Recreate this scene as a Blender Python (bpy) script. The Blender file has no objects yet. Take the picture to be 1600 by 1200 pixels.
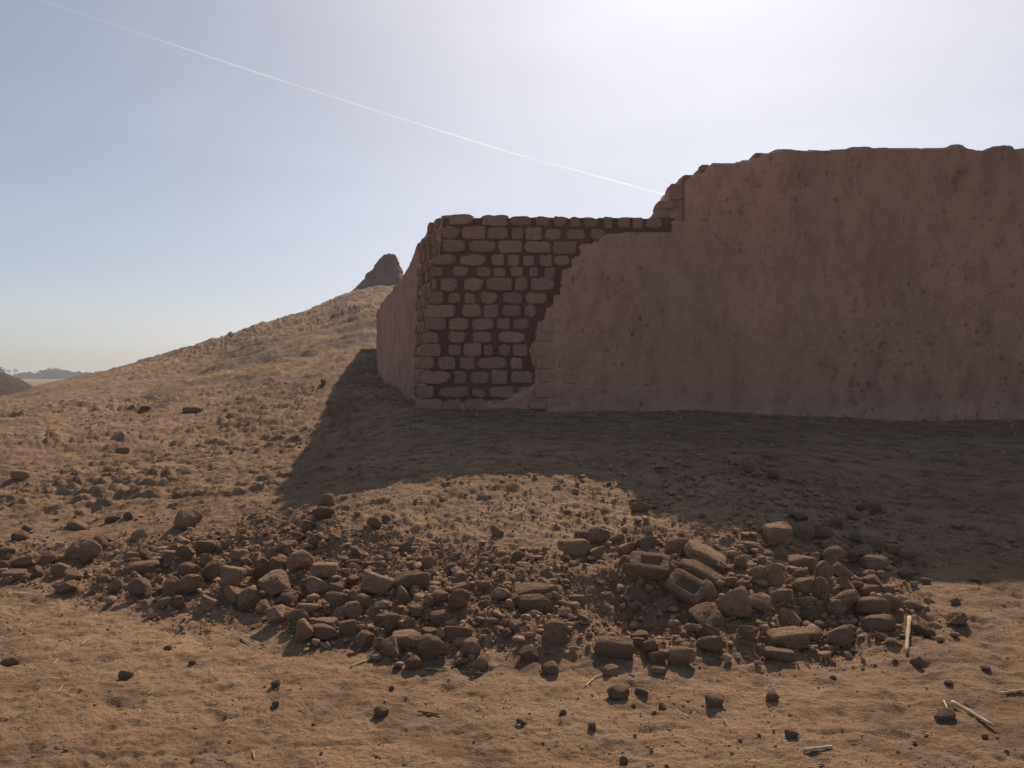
import bpy, bmesh, math, random
import numpy as np
from mathutils import Vector, Matrix, Euler

random.seed(7); RNG = np.random.default_rng(11)
scene = bpy.context.scene
COL = scene.collection

# ------------------------------------------------------------------ camera
F = 1200.0; EYE = 1.6; PITCH = math.atan(17/1200)
cam_data = bpy.data.cameras.new('camera'); cam = bpy.data.objects.new('camera', cam_data); COL.objects.link(cam)
cam_data.sensor_width = 36.0; cam_data.lens = 27.0
cam_data.clip_start = 0.05; cam_data.clip_end = 60000
cam.location = (0, 0, EYE); cam.rotation_euler = (math.pi/2 - PITCH, 0, 0)
scene.camera = cam

# ------------------------------------------------------------------ sky, sun, exposure
SUNV = Vector((0.27, 1.0, 0.85)).normalized()          # direction towards the sun
ELEV = math.asin(SUNV.z); AZ = math.atan2(SUNV.x, SUNV.y)
world = bpy.data.worlds.new('World'); scene.world = world; world.use_nodes = True
wn = world.node_tree; wn.nodes.clear()
w_out = wn.nodes.new('ShaderNodeOutputWorld'); w_bg = wn.nodes.new('ShaderNodeBackground')
w_sky = wn.nodes.new('ShaderNodeTexSky'); w_sky.sky_type = 'NISHITA'; w_sky.sun_disc = False
w_sky.sun_elevation = ELEV; w_sky.sun_rotation = AZ
w_sky.air_density = 0.6; w_sky.dust_density = 1.5; w_sky.ozone_density = 0.6; w_sky.altitude = 0
w_bg.inputs['Strength'].default_value = 0.1
# sky colour tone curve: lifts dim sky as added fill, tames sun glare
w_g = wn.nodes.new('ShaderNodeVectorMath'); w_g.operation = 'MULTIPLY'; w_g.inputs[1].default_value = (1.60, 1.50, 1.30)
w_k = wn.nodes.new('ShaderNodeVectorMath'); w_k.operation = 'MULTIPLY_ADD'; w_k.inputs[1].default_value = (.122, .103, .068); w_k.inputs[2].default_value = (1, 1, 1)
w_d = wn.nodes.new('ShaderNodeVectorMath'); w_d.operation = 'DIVIDE'
wn.links.new(w_sky.outputs[0], w_g.inputs[0]); wn.links.new(w_sky.outputs[0], w_k.inputs[0])
wn.links.new(w_g.outputs[0], w_d.inputs[0]); wn.links.new(w_k.outputs[0], w_d.inputs[1]); 
w_tc = wn.nodes.new('ShaderNodeTexCoord'); w_mp = wn.nodes.new('ShaderNodeMapping'); w_mp.inputs['Scale'].default_value = (1.2, 1.2, 5)
w_n = wn.nodes.new('ShaderNodeTexNoise'); w_n.inputs['Scale'].default_value = 2.6; w_n.inputs['Detail'].default_value = 6; w_n.inputs['Roughness'].default_value = .55
w_r = wn.nodes.new('ShaderNodeMapRange'); w_r.inputs[1].default_value = .40; w_r.inputs[2].default_value = .72; w_r.inputs[3].default_value = .985; w_r.inputs[4].default_value = 1.035
w_s = wn.nodes.new('ShaderNodeVectorMath'); w_s.operation = 'SCALE'
wn.links.new(w_tc.outputs['Generated'], w_mp.inputs['Vector']); wn.links.new(w_mp.outputs[0], w_n.inputs['Vector']); wn.links.new(w_n.outputs['Fac'], w_r.inputs[0])
wn.links.new(w_d.outputs[0], w_s.inputs[0]); wn.links.new(w_r.outputs[0], w_s.inputs['Scale']); wn.links.new(w_s.outputs[0], w_bg.inputs['Color']); wn.links.new(w_bg.outputs[0], w_out.inputs['Surface'])
sun_d = bpy.data.lights.new('sun', 'SUN'); sun_d.energy = 3.8; sun_d.angle = math.radians(0.6)
sun_d.color = (1.0, 0.84, 0.66)
sun = bpy.data.objects.new('sun', sun_d); COL.objects.link(sun)
sun.rotation_euler = SUNV.to_track_quat('Z', 'Y').to_euler(); sun.location = (8, 20, 30)
vs = scene.view_settings; vs.view_transform = 'Standard'; vs.look = 'None'; vs.gamma = 1.0
vs.use_curve_mapping = False; vs.exposure = 0.17

# ------------------------------------------------------------------ helpers
def dir_px(u, v):
    du = (u-800)/F; dv = -(v-600)/F
    return np.array([du, math.cos(PITCH)+math.sin(PITCH)*dv, -math.sin(PITCH)+dv*math.cos(PITCH)])
def P(u, v, Y):
    d = dir_px(u, v); t = Y/d[1]
    return np.array([d[0]*t, Y, EYE+d[2]*t])

def _h(ix, iy, iz, s):
    n = (ix.astype(np.int64)*374761393 + iy.astype(np.int64)*668265263 + iz.astype(np.int64)*2147483647*3 + s*1274126177) & 0xFFFFFFFF
    n = ((n ^ (n >> 13))*1274126177) & 0xFFFFFFFF
    n = ((n ^ (n >> 16))*2246822519) & 0xFFFFFFFF
    return ((n ^ (n >> 15)) & 0xFFFFFF)/float(0xFFFFFF)*2-1
def vnoise(x, y, z=None, s=0):
    """value noise, -1..1 ; 2D if z is None"""
    x = np.asarray(x, float); y = np.asarray(y, float)
    ix = np.floor(x); iy = np.floor(y); fx = x-ix; fy = y-iy
    fx = fx*fx*fx*(fx*(fx*6-15)+10); fy = fy*fy*fy*(fy*(fy*6-15)+10)
    if z is None:
        iz = np.zeros_like(ix)
        a = _h(ix, iy, iz, s); b = _h(ix+1, iy, iz, s); c = _h(ix, iy+1, iz, s); d = _h(ix+1, iy+1, iz, s)
        return (a*(1-fx)+b*fx)*(1-fy)+(c*(1-fx)+d*fx)*fy
    z = np.asarray(z, float); iz = np.floor(z); fz = z-iz; fz = fz*fz*(3-2*fz)
    r = 0
    for k, wz in ((0, 1-fz), (1, fz)):
        a = _h(ix, iy, iz+k, s); b = _h(ix+1, iy, iz+k, s); c = _h(ix, iy+1, iz+k, s); d = _h(ix+1, iy+1, iz+k, s)
        r = r + ((a*(1-fx)+b*fx)*(1-fy)+(c*(1-fx)+d*fx)*fy)*wz
    return r
def fbm(x, y, z=None, o=4, s=0, g=0.5):
    r = 0; a = 1.0; t = 0; c, sn = math.cos(.6), math.sin(.6)
    for k in range(o):
        r = r + a*vnoise(x, y, z, s+k*17); t += a; a *= g
        x, y = (x*c-y*sn)*2.03+3.1, (x*sn+y*c)*2.03+7.7
        if z is not None: z = z*2.03+1.3
    return r/t
def sstep(a, b, x):
    if a > b: return 1-sstep(b, a, x)
    t = np.clip((x-a)/(b-a), 0, 1); return t*t*(3-2*t)

def mesh_from(name, verts, faces, smooth=True):
    me = bpy.data.meshes.new(name)
    verts = np.asarray(verts, np.float32)
    if isinstance(faces, np.ndarray):
        n = faces.shape[1]; nf = len(faces)
        me.vertices.add(len(verts)); me.vertices.foreach_set('co', verts.ravel())
        me.loops.add(nf*n); me.loops.foreach_set('vertex_index', faces.astype(np.int32).ravel())
        me.polygons.add(nf); me.polygons.foreach_set('loop_start', np.arange(0, nf*n, n, dtype=np.int32))
        me.update(calc_edges=True)
    else:
        me.from_pydata([tuple(v) for v in verts], [], faces)
    if smooth: me.polygons.foreach_set('use_smooth', np.ones(len(me.polygons), bool))
    me.update(); return me
def link(name, me, mat=None, parent=None, label=None, cat=None, group=None, kind=None):
    o = bpy.data.objects.new(name, me); COL.objects.link(o)
    if mat and me and not me.materials: me.materials.append(mat)
    if parent: o.parent = parent
    if label: o['label'] = label
    if cat: o['category'] = cat
    if group: o['group'] = group
    if kind: o['kind'] = kind
    return o
def grid_faces(nu, nv, wrap=False):
    i = np.arange(nu-1 if not wrap else nu)[:, None]; j = np.arange(nv-1)[None, :]
    i2 = (i+1) % nu
    a = i*nv+j; b = i2*nv+j; c = i2*nv+j+1; d = i*nv+j+1
    return np.stack([a, b, c, d], -1).reshape(-1, 4)

# ------------------------------------------------------------------ materials
def mat_new(name):
    m = bpy.data.materials.new(name); m.use_nodes = True; nt = m.node_tree
    return m, nt, nt.nodes['Principled BSDF']
def earth_mat(name, cols, scales=(2.0, 14.0), fine=120.0, bump=0.35, bdist=0.02, bscales=(25, 90), stretch=(1, 1, 1), coord='Object', attr=None, attrcol=None, rough=0.95, objvar=0.0, fac2=0.45):
    """earthy material: 2 noise scales blend 3 colours, fine speckle, bump"""
    m, nt, b = mat_new(name); N = nt.nodes.new; L = nt.links.new
    tc = N('ShaderNodeTexCoord'); mp = N('ShaderNodeMapping'); mp.inputs['Scale'].default_value = stretch
    L(tc.outputs[coord], mp.inputs['Vector']); vec = mp.outputs[0]
    oi = N('ShaderNodeObjectInfo')
    if objvar:
        ad = N('ShaderNodeVectorMath'); ad.operation = 'ADD'; cx = N('ShaderNodeCombineXYZ')
        mm = N('ShaderNodeMath'); mm.operation = 'MULTIPLY'; mm.inputs[1].default_value = 37.0
        L(oi.outputs['Random'], mm.inputs[0]); L(mm.outputs[0], cx.inputs[0]); L(mm.outputs[0], cx.inputs[1])
        L(vec, ad.inputs[0]); L(cx.outputs[0], ad.inputs[1]); vec = ad.outputs[0]
    def noise(sc, det=5, rg=0.6):
        n = N('ShaderNodeTexNoise'); n.inputs['Scale'].default_value = sc; n.inputs['Detail'].default_value = det
        n.inputs['Roughness'].default_value = rg; L(vec, n.inputs['Vector']); return n.outputs['Fac']
    def ramp(fac, p0, p1):
        r = N('ShaderNodeMapRange'); r.inputs[1].default_value = p0; r.inputs[2].default_value = p1; L(fac, r.inputs[0]); return r.outputs[0]
    def mix(f, a, c, bt='MIX'):
        x = N('ShaderNodeMix'); x.data_type = 'RGBA'; x.blend_type = bt
        if isinstance(f, float): x.inputs[0].default_value = f
        else: L(f, x.inputs[0])
        for s, val in ((6, a), (7, c)):
            if isinstance(val, tuple): x.inputs[s].default_value = (*val, 1)
            else: L(val, x.inputs[s])
        return x.outputs[2]
    c = mix(ramp(noise(scales[0]), .38, .62), cols[0], cols[1])
    f2 = N('ShaderNodeMath'); f2.operation = 'MULTIPLY'; f2.inputs[1].default_value = fac2*2
    L(ramp(noise(scales[1], 6, .65), .46, .68), f2.inputs[0])
    c = mix(f2.outputs[0], c, cols[2])
    if name == 'dusty_soil':
        cr = N('ShaderNodeMapping'); cr.inputs['Scale'].default_value = (1, .5, 1); cr.inputs['Rotation'].default_value = (0, 0, .6); L(tc.outputs[coord], cr.inputs['Vector'])
        nn = N('ShaderNodeTexNoise'); nn.inputs['Scale'].default_value = .55; nn.inputs['Detail'].default_value = 8; nn.inputs['Roughness'].default_value = .72; L(cr.outputs[0], nn.inputs['Vector'])
        at2 = N('ShaderNodeAttribute'); at2.attribute_name = 'crust'; mm2 = N('ShaderNodeMath'); mm2.operation = 'MULTIPLY'
        L(ramp(nn.outputs['Fac'], .47, .60), mm2.inputs[0]); L(at2.outputs['Fac'], mm2.inputs[1])
        c = mix(mm2.outputs[0], c, (.155, .112, .088))
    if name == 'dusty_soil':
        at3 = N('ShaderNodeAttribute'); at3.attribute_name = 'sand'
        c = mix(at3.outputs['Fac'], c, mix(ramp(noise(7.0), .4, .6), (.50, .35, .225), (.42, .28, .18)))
    if attr:
        at = N('ShaderNodeAttribute'); at.attribute_name = attr
        c = mix(at.outputs['Fac'], c, mix(ramp(noise(scales[1]*1.7), .35, .65), attrcol[0], attrcol[1]))
    sp = N('ShaderNodeMapRange'); L(noise(fine, 3, .7), sp.inputs[0]); sp.inputs[1].default_value = .3; sp.inputs[2].default_value = .7
    sp.inputs[3].default_value = .78; sp.inputs[4].default_value = 1.22
    vm = N('ShaderNodeVectorMath'); vm.operation = 'SCALE'; L(c, vm.inputs[0]); L(sp.outputs[0], vm.inputs['Scale']); c = vm.outputs[0]
    if objvar:
        ov = N('ShaderNodeMapRange'); L(oi.outputs['Random'], ov.inputs[0]); ov.inputs[3].default_value = 1-objvar; ov.inputs[4].default_value = 1+objvar
        v2 = N('ShaderNodeVectorMath'); v2.operation = 'SCALE'; L(c, v2.inputs[0]); L(ov.outputs[0], v2.inputs['Scale']); c = v2.outputs[0]
    L(c, b.inputs['Base Color']); b.inputs['Roughness'].default_value = rough
    b.inputs['Specular IOR Level'].default_value = 0.12
    if name == 'mud_plaster':
        for scl, lo, hi, a0, a1 in (((2.6, 2.6, .35), .35, .65, .94, 1.05), ((60, 60, 5), .70, .76, 1.0, 1.28), ((28, 28, 9), .66, .74, 1.0, .62), ((.5, .5, .5), .38, .62, .90, 1.08)):
            pm = N('ShaderNodeMapping'); pm.inputs['Scale'].default_value = scl; L(tc.outputs[coord], pm.inputs['Vector'])
            pn = N('ShaderNodeTexNoise'); pn.inputs['Scale'].default_value = 1.0; pn.inputs['Detail'].default_value = 4; L(pm.outputs[0], pn.inputs['Vector'])
            pr = N('ShaderNodeMapRange'); L(pn.outputs['Fac'], pr.inputs[0])
            for k_, val in enumerate((lo, hi, a0, a1)): pr.inputs[k_+1].default_value = val
            ps = N('ShaderNodeVectorMath'); ps.operation = 'SCALE'; L(c, ps.inputs[0]); L(pr.outputs[0], ps.inputs['Scale']); c = ps.outputs[0]
        L(c, b.inputs['Base Color'])
    prev = None
    for k, sc in enumerate(bscales):
        bp = N('ShaderNodeBump'); bp.inputs['Strength'].default_value = bump; bp.inputs['Distance'].default_value = bdist/(1+k*1.6)
        L(noise(sc, 5, .65), bp.inputs['Height'])
        if prev: L(prev, bp.inputs['Normal'])
        prev = bp.outputs[0]
    L(prev, b.inputs['Normal'])
    return m
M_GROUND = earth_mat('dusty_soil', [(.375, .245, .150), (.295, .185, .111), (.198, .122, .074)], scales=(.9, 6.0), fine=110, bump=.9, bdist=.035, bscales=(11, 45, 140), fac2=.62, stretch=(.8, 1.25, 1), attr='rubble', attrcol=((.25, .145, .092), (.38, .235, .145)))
M_CLOD = earth_mat('dried_mud_lump', [(.49, .315, .205), (.40, .25, .16), (.30, .185, .118)], scales=(1.3, 6), fine=30, bump=.7, bdist=.10, bscales=(5, 19), objvar=.27)
M_CLODW = earth_mat('crumbled_mud', [(.38, .25, .162), (.30, .19, .122), (.21, .13, .083)], scales=(3, 12), fine=90, bump=.4, bdist=.01, bscales=(40, 120))
M_BRICK = earth_mat('mud_brick', [(.58, .365, .285), (.53, .33, .255), (.45, .275, .21)], scales=(1.2, 5), fine=36, bump=.75, bdist=.08, bscales=(6, 22), objvar=.13)
M_MORTAR = earth_mat('red_mud_mortar', [(.17, .088, .072), (.14, .072, .06), (.11, .058, .048)], scales=(3, 14), fine=120, bump=.5, bdist=.015, bscales=(30, 90))
M_PLASTER = earth_mat('mud_plaster', [(.48, .28, .205), (.39, .25, .18), (.32, .185, .135)], scales=(.8, 6), fine=110, bump=.6, bdist=.018, bscales=(18, 70), stretch=(1, 1, .5), fac2=.45)
M_DARKCLOD = earth_mat('dark_mud_clod', [(.29, .185, .12), (.23, .145, .095), (.17, .105, .07)], scales=(2, 7), fine=40, bump=.5, bdist=.08, bscales=(7, 24), objvar=.15)  # darker brown than the other mud lumps
M_TOWER = earth_mat('weathered_mudbrick_ruin', [(.20, .135, .11), (.16, .11, .09), (.25, .175, .135)], scales=(.8, 3), fine=20, bump=.6, bdist=.15, bscales=(3, 9))
M_BANK = earth_mat('dark_scrubby_bank', [(.105, .075, .065), (.085, .062, .055), (.07, .06, .04)], scales=(.8, 3), fine=12, bump=.6, bdist=.15, bscales=(3, 9))
M_STRAW = earth_mat('dry_reed', [(.62, .50, .36), (.52, .40, .27), (.38, .28, .18)], scales=(10, 40), fine=200, bump=.2, bdist=.002, bscales=(80, 200))
M_TWIG = earth_mat('grey_twig', [(.26, .19, .13), (.20, .14, .10), (.14, .10, .07)], scales=(10, 40), fine=200, bump=.2, bdist=.002, bscales=(80, 200))
M_FIELD = earth_mat('crop_field', [(.21, .18, .07), (.24, .19, .08), (.13, .14, .05)], scales=(.03, .12), fine=2, bump=.3, bdist=.1, bscales=(1, 3))
M_SCRUB = earth_mat('dark_foliage', [(.045, .055, .03), (.06, .07, .035), (.035, .04, .025)], scales=(.5, 2), fine=6, bump=.3, bdist=.1, bscales=(1, 3))
M_BARK = earth_mat('bark', [(.12, .09, .06), (.10, .07, .05), (.08, .06, .04)])

# ------------------------------------------------------------------ terrain height
COLS = [
 (-1.20, [(3,.25),(6,.3),(8,.4),(15,.6),(25,.5),(40,0),(100,-1)]),
 (-.833, [(4,.25),(5.5,.3),(8,.5),(12,.75),(17,.8),(25,.4),(45,-.6),(100,-1)]),
 (-.667, [(4.6,.25),(5.5,.34),(6.5,.43),(8.5,.72),(11,.95),(14,.99),(18,1.0),(25,.5),(45,-.6),(100,-1)]),
 (-.617, [(4.6,.25),(5.5,.35),(6.5,.45),(8.5,.74),(11,.98),(16,1.12),(24,1.2),(32,.7),(60,-.8),(100,-1)]),
 (-.558, [(4.5,.25),(5.5,.37),(6.5,.47),(8.5,.75),(11,.99),(16,1.2),(22,1.35),(30,1.55),(40,1.0),(70,-.6),(110,-1)]),
 (-.517, [(4.4,.25),(5.5,.39),(6.5,.5),(8.5,.76),(11,1.0),(16,1.28),(23,1.5),(33,1.74),(45,1.3),(80,-.5),(120,-1)]),
 (-.417, [(4.25,.25),(5.0,.37),(6.0,.51),(6.5,.57),(8.5,.77),(11,1.0),(16,1.33),(24,1.75),(36,2.74),(50,2.4),(90,0),(140,-1)]),
 (-.333, [(4.0,.25),(4.8,.39),(5.9,.57),(6.5,.63),(8.5,.79),(11,1.05),(16,1.5),(24,2.3),(38,3.75),(52,3.5),(100,0),(150,-1)]),
 (-.25,  [(3.75,.25),(4.6,.41),(5.8,.66),(6.5,.72),(8,.82),(10,1.04),(13.5,1.41),(18,1.9),(24,2.65),(42,5.2),(60,5),(120,0),(180,-1)]),
 (-.20,  [(3.6,.25),(4.6,.45),(5.8,.70),(6.5,.76),(8,.88),(10,1.08),(13,1.42),(19,2.28),(26,3.4),(45,6.6),(65,6),(120,0),(180,-1)]),
 (-.15,  [(3.5,.25),(4.6,.47),(5.8,.76),(6.5,.84),(8,1.02),(9,1.15),(13,1.45),(19,2.3),(26,3.4),(45,6.7),(65,6.3),(130,0),(200,-1)]),
 (0.0,   [(3.4,.25),(4.6,.51),(5.7,.79),(6.5,.86),(7.2,.94),(9,1.14),(14,1.4),(20,2.2),(30,4.2),(45,6.5),(65,6.3),(130,0),(200,-1)]),
 (.167,  [(3.4,.25),(4.5,.49),(5.3,.67),(5.9,.77),(7.2,.94),(9,1.12),(14,1.4),(20,2.0),(30,3.2),(45,5.0),(65,5),(130,0),(200,-1)]),
 (.29,   [(3.45,.25),(4.3,.44),(4.95,.61),(6,.79),(7.2,.93),(9,1.09),(14,1.3),(30,2),(65,2),(130,0),(200,-1)]),
 (.417,  [(3.5,.25),(4.1,.37),(4.62,.46),(5.5,.62),(7,.85),(9,1.05),(14,1.3),(30,2),(65,2),(130,0),(200,-1)]),
 (.525,  [(3.3,.25),(4.0,.32),(4.43,.37),(6,.60),(7.5,.82),(9,1.03),(14,1.2),(30,1.5),(65,1),(130,0),(200,-1)]),
 (.667,  [(2.9,.25),(3.7,.30),(4.43,.37),(6,.60),(7.5,.81),(9,1.01),(14,1.2),(30,1.5),(65,1),(130,0),(200,-1)]),
 (1.20,  [(2.6,.25),(4.4,.36),(6,.6),(9,1.0),(14,1.1),(30,1),(65,.5),(130,-.5),(200,-1)])]
_la = np.linspace(math.log(.8), math.log(400), 500)
_tab = np.array([np.interp(np.exp(_la), [p[0] for p in c[1]], [p[1] for p in c[1]]) for c in COLS])
_k = np.exp(-np.linspace(-2, 2, 15)**2); _k /= _k.sum()
_tab = np.array([np.convolve(np.pad(r, 7, mode='edge'), _k, 'valid') for r in _tab])
_aa = np.linspace(-1.2, 1.2, 481)
_T = np.array([np.interp(_aa, [c[0] for c in COLS], _tab[:, j]) for j in range(len(_la))]).T   # a x Y
_k2 = np.exp(-np.linspace(-2, 2, 17)**2); _k2 /= _k2.sum()
_T = np.array([np.convolve(np.pad(_T[:, j], 8, mode='edge'), _k2, 'valid') for j in range(_T.shape[1])]).T
def base_z(x, y):
    x = np.asarray(x, float); y = np.asarray(y, float)
    ang = np.arctan2(x, y); rho = np.hypot(x, y); amax = math.atan(1.2)
    angc = np.clip(ang, -amax, amax); a = np.tan(angc); Y = np.maximum(rho*np.cos(angc), .81)
    fa = np.clip((a+1.2)/2.4*480, 0, 479.999); fy = np.clip((np.log(Y)-_la[0])/(_la[1]-_la[0]), 0, 498.999)
    i = fa.astype(int); j = fy.astype(int); p = fa-i; q = fy-j
    z = (_T[i, j]*(1-p)+_T[i+1, j]*p)*(1-q)+(_T[i, j+1]*(1-p)+_T[i+1, j+1]*p)*q
    w = sstep(1.0, 2.0, np.abs(ang)); return z*(1-w)+.25*w
# how much rubble lies at a place, 0..1 (a band of ground, defined in metres)
HEAP = [((u-800)/1200*cy, cy, rad, st) for u, cy, rad, st in ((20,5.3,.42,.3),(150,5.15,.5,.5),(250,5.0,.6,.8),(340,4.95,.72,1),(430,4.75,.8,1),(530,4.45,.78,1),(640,4.2,.66,1),(740,4.1,.62,1),(840,4.1,.6,.9),(940,4.15,.62,.8),(1040,4.25,.72,1),(1140,4.2,.72,1),(1240,4.2,.7,1),(1320,4.25,.6,.9))]
def rubble_w(x, y):
    r = np.zeros_like(np.asarray(x, float))
    for cx, cy, rad, s in HEAP:
        d = np.hypot((x-cx)/(.5), (y-cy)/rad)
        r = np.maximum(r, s*(1-sstep(.55, 1.15, d+.18*fbm(x*2.2, y*2.2, o=2, s=5))))
    return r*(1-.45*np.exp(-((x-.42)/.17)**2)*sstep(3.9, 4.3, y))
def terrain(x, y, detail=True):
    x = np.asarray(x, float); y = np.asarray(y, float)
    z = base_z(x, y)
    rho = np.hypot(x, y)
    rw = rubble_w(x, y)
    heap_soft = np.exp(-((y-5.5)/1.2)**2)*np.exp(-((x-.2)/2.8)**2)
    far = sstep(7, 20, rho)*(1-sstep(60, 130, rho))
    # broad unevenness
    z = z + .035*fbm(x*.9, y*.9, o=3, s=3)*sstep(3, 6, rho)
    # heap hummocks
    z = z + rw*(.07*fbm(x*2.6, y*2.6, o=3, s=21))
    # hollow under the hollowed bricks
    z = z - .11*np.exp(-(((x-.58)/.22)**2+((y-3.98)/.2)**2)) + .05*np.exp(-(((x-.45)/.3)**2+((y-4.35)/.13)**2))
    # hill: eroded ledges
    xr = x*.82-y*.57; yr = x*.57+y*.82
    zz = fbm(xr*.42, yr*.2, o=5, s=40, g=.58); rid = 1-np.abs(fbm(xr*.7+3, yr*.3, o=4, s=60))*2.2
    aL = .3+.7*sstep(-.56, -.36, x/np.maximum(y, 1))
    z = z + far*aL*(.30*zz + .20*np.clip(rid, -1, 1)*.8)*np.clip((rho-7)/22, .25, 1)
    z = z + far*aL*.15*fbm(xr*1.7, yr*.9, o=5, s=70, g=.62)
    z = z + far*aL*.10*np.clip(fbm(x*1.6, y*2.4, o=3, s=74), 0, .4)
    led = fbm(xr*.8, yr*.34, o=4, s=76, g=.6)*6; led = led-np.floor(led)
    z = z + far*aL*.17*sstep(.0, .3, led)*(1-led)*sstep(-.25, .2, fbm(xr*.25, yr*.2, o=2, s=79))*np.clip((rho-9)/14, 0, 1)
    # clod strips on the left slope
    lf = sstep(-.6, -2.2, x)*sstep(5.8, 6.8, y)*(1-sstep(12, 20, y))
    lump = np.clip(fbm(x*4.5, y*8.5, o=4, s=80, g=.6)+.08, 0, .6)
    z = z + lf*.11*lump*sstep(-.15, .35, fbm(x*.8, y*1.1, o=2, s=90)) + lf*.045*fbm(x*7, y*11, o=4, s=93, g=.62)
    # trampled path surface
    near = 1-sstep(7, 14, rho)
    z = z + near*(.010*fbm(x*3.2, y*3.8, o=3, s=100)+.016*fbm(x*11, y*15, o=4, s=110, g=.7)*(1+1.2*rw+.8*heap_soft))
    pit = np.clip(fbm(x*6.3, y*7.5, o=2, s=120)-.32, 0, 1)
    z = z - near*.05*pit*(1-rw)
    # wheel track lines across the front
    for (x0, y0, sl, amp) in ((-.2, 2.80, .07, .007), (-2.7, 4.38, -.05, .006), (-1.4, 3.4, .03, .004)):
        yy = y0+sl*(x-x0)+.03*vnoise(x*1.7, x*0+y0)
        msk = sstep(-.25, .15, vnoise(x*1.1, x*0+y0*3))
        z = z - amp*np.exp(-((y-yy)/.012)**2)*msk + amp*.5*np.exp(-((y-yy-.03)/.02)**2)*msk
    # washed down skirt of soil against the wall
    sk = sstep(-1.35, -1.0, x)*(y < 9.3)
    z = z + sk*.07*np.exp(-np.maximum(9.0-y, 0)/.28)*(.75+.45*fbm(x*1.4, y*.5, o=3, s=160))
    sc_ = np.clip(fbm(x*2.2, y*2.6, o=3, s=170)-.05, 0, 1)
    z = z - near*(1-rw)*.02*sstep(0, .12, sc_)*sstep(.5, .2, sc_)*0 - near*(1-rw)*.03*sc_
    # gritty loose soil on the heap
    z = z + rw*(.020*fbm(x*16, y*16, o=2, s=130)+.012*np.abs(fbm(x*30, y*30, o=2, s=140)))
    z = z + heap_soft*(1-rw)*.012*np.abs(fbm(x*14, y*14, o=3, s=150))*2
    return z

def hit(u, v, y0=2.1, y1=70):
    d = dir_px(u, v); Y = np.exp(np.linspace(math.log(y0), math.log(y1), 1600))
    t = Y/d[1]; x = d[0]*t; z = EYE+d[2]*t
    g = terrain(x, Y); k = np.nonzero(z <= g)[0]
    if len(k) == 0: return None
    k = k[0]
    return np.array([x[k], Y[k], g[k]])

def build_ground():
    half = math.radians(44)
    th = np.concatenate([np.linspace(-math.pi, -half, 90)[:-1], np.linspace(-half, half, 1000), np.linspace(half, math.pi, 90)[1:-1]])
    r1 = np.exp(np.linspace(math.log(2.0), math.log(9.5), 500)); r2 = np.exp(np.linspace(math.log(9.5), math.log(70), 320))[1:]
    r3 = np.exp(np.linspace(math.log(70), math.log(9000), 45))[1:]
    r = np.concatenate([[.05, .6, 1.1, 1.5, 1.8], r1, r2, r3])
    TH, R = np.meshgrid(th, r, indexing='ij')
    X = R*np.sin(TH); Yv = R*np.cos(TH); Z = terrain(X, Yv)
    V = np.stack([X, Yv, Z], -1).reshape(-1, 3)
    f = grid_faces(len(th), len(r), wrap=True)[:, ::-1]
    me = mesh_from('ground', V, f)
    at = me.attributes.new('rubble', 'FLOAT', 'POINT')
    at.data.foreach_set('value', (rubble_w(X, Yv)*.85).astype(np.float32).ravel())
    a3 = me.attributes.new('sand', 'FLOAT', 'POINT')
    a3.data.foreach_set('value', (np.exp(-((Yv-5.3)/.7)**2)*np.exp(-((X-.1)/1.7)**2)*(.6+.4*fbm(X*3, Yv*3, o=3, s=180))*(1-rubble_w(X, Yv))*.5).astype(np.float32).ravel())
    a2 = me.attributes.new('crust', 'FLOAT', 'POINT')
    a2.data.foreach_set('value', ((sstep(8, 16, R)*(1-sstep(80, 140, R))*.85)*sstep(2, -1.5, X)).astype(np.float32).ravel())
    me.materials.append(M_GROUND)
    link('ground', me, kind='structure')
build_ground()

# ------------------------------------------------------------------ far plain, field, groves
def blob_grid(cx, cy, cz, rx, ry, rz, n=40, s=0, amp=.25, fr=1.0):
    th = np.linspace(0, 2*math.pi, n, endpoint=False); ph = np.linspace(-.25, math.pi/2, n//2)
    T, Ph = np.meshgrid(th, ph, indexing='ij')
    x = np.cos(T)*np.cos(Ph); y = np.sin(T)*np.cos(Ph); z = np.sin(Ph)
    d = 1+amp*fbm(x*2*fr+s, y*2*fr, z*2*fr, o=4, s=s)
    V = np.stack([cx+rx*x*d, cy+ry*y*d, cz+rz*z*d], -1).reshape(-1, 3)
    return V, grid_faces(n, n//2, wrap=True)
def merge(parts):
    vs_, fs_, o = [], [], 0
    for v, f in parts: vs_.append(v); fs_.append(f+o); o += len(v)
    return np.concatenate(vs_), np.concatenate(fs_)
def leaves(cx, cy, cz, rx, ry, rz, n, size):
    d = RNG.normal(size=(n, 3)); d /= np.linalg.norm(d, axis=1)[:, None]; d[:, 2] = np.abs(d[:, 2])
    rr = RNG.uniform(.8, 1.1, n)[:, None]*(1+.2*fbm(d[:, 0]*3, d[:, 1]*3, d[:, 2]*3, o=3, s=int(abs(cx))))[:, None]
    c = np.array([cx, cy, cz])+d*rr*np.array([rx, ry, rz])
    a = RNG.normal(size=(n, 3))*size; b = RNG.normal(size=(n, 3))*size
    V = np.stack([c-a, c+b, c+a, c-b], 1).reshape(-1, 3)
    return V, np.arange(n*4).reshape(-1, 4)
def strip(name, x0, x1, y0, y1, z, mat, nx=40, ny=12, s=0):
    gx, gy = np.meshgrid(np.linspace(0, 1, nx), np.linspace(0, 1, ny), indexing='ij')
    yy = y0+(y1-y0)*gy + (y1-y0)*.06*fbm(gx*6, gy*2, s=s); xx = x0*yy+(x1-x0)*yy*gx
    zz = z + .05*fbm(xx*.1, yy*.1, s=s)
    me = mesh_from(name, np.stack([xx, yy, zz], -1).reshape(-1, 3), grid_faces(nx, ny)[:, ::-1])
    return link(name, me, mat, kind='structure')
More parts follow.
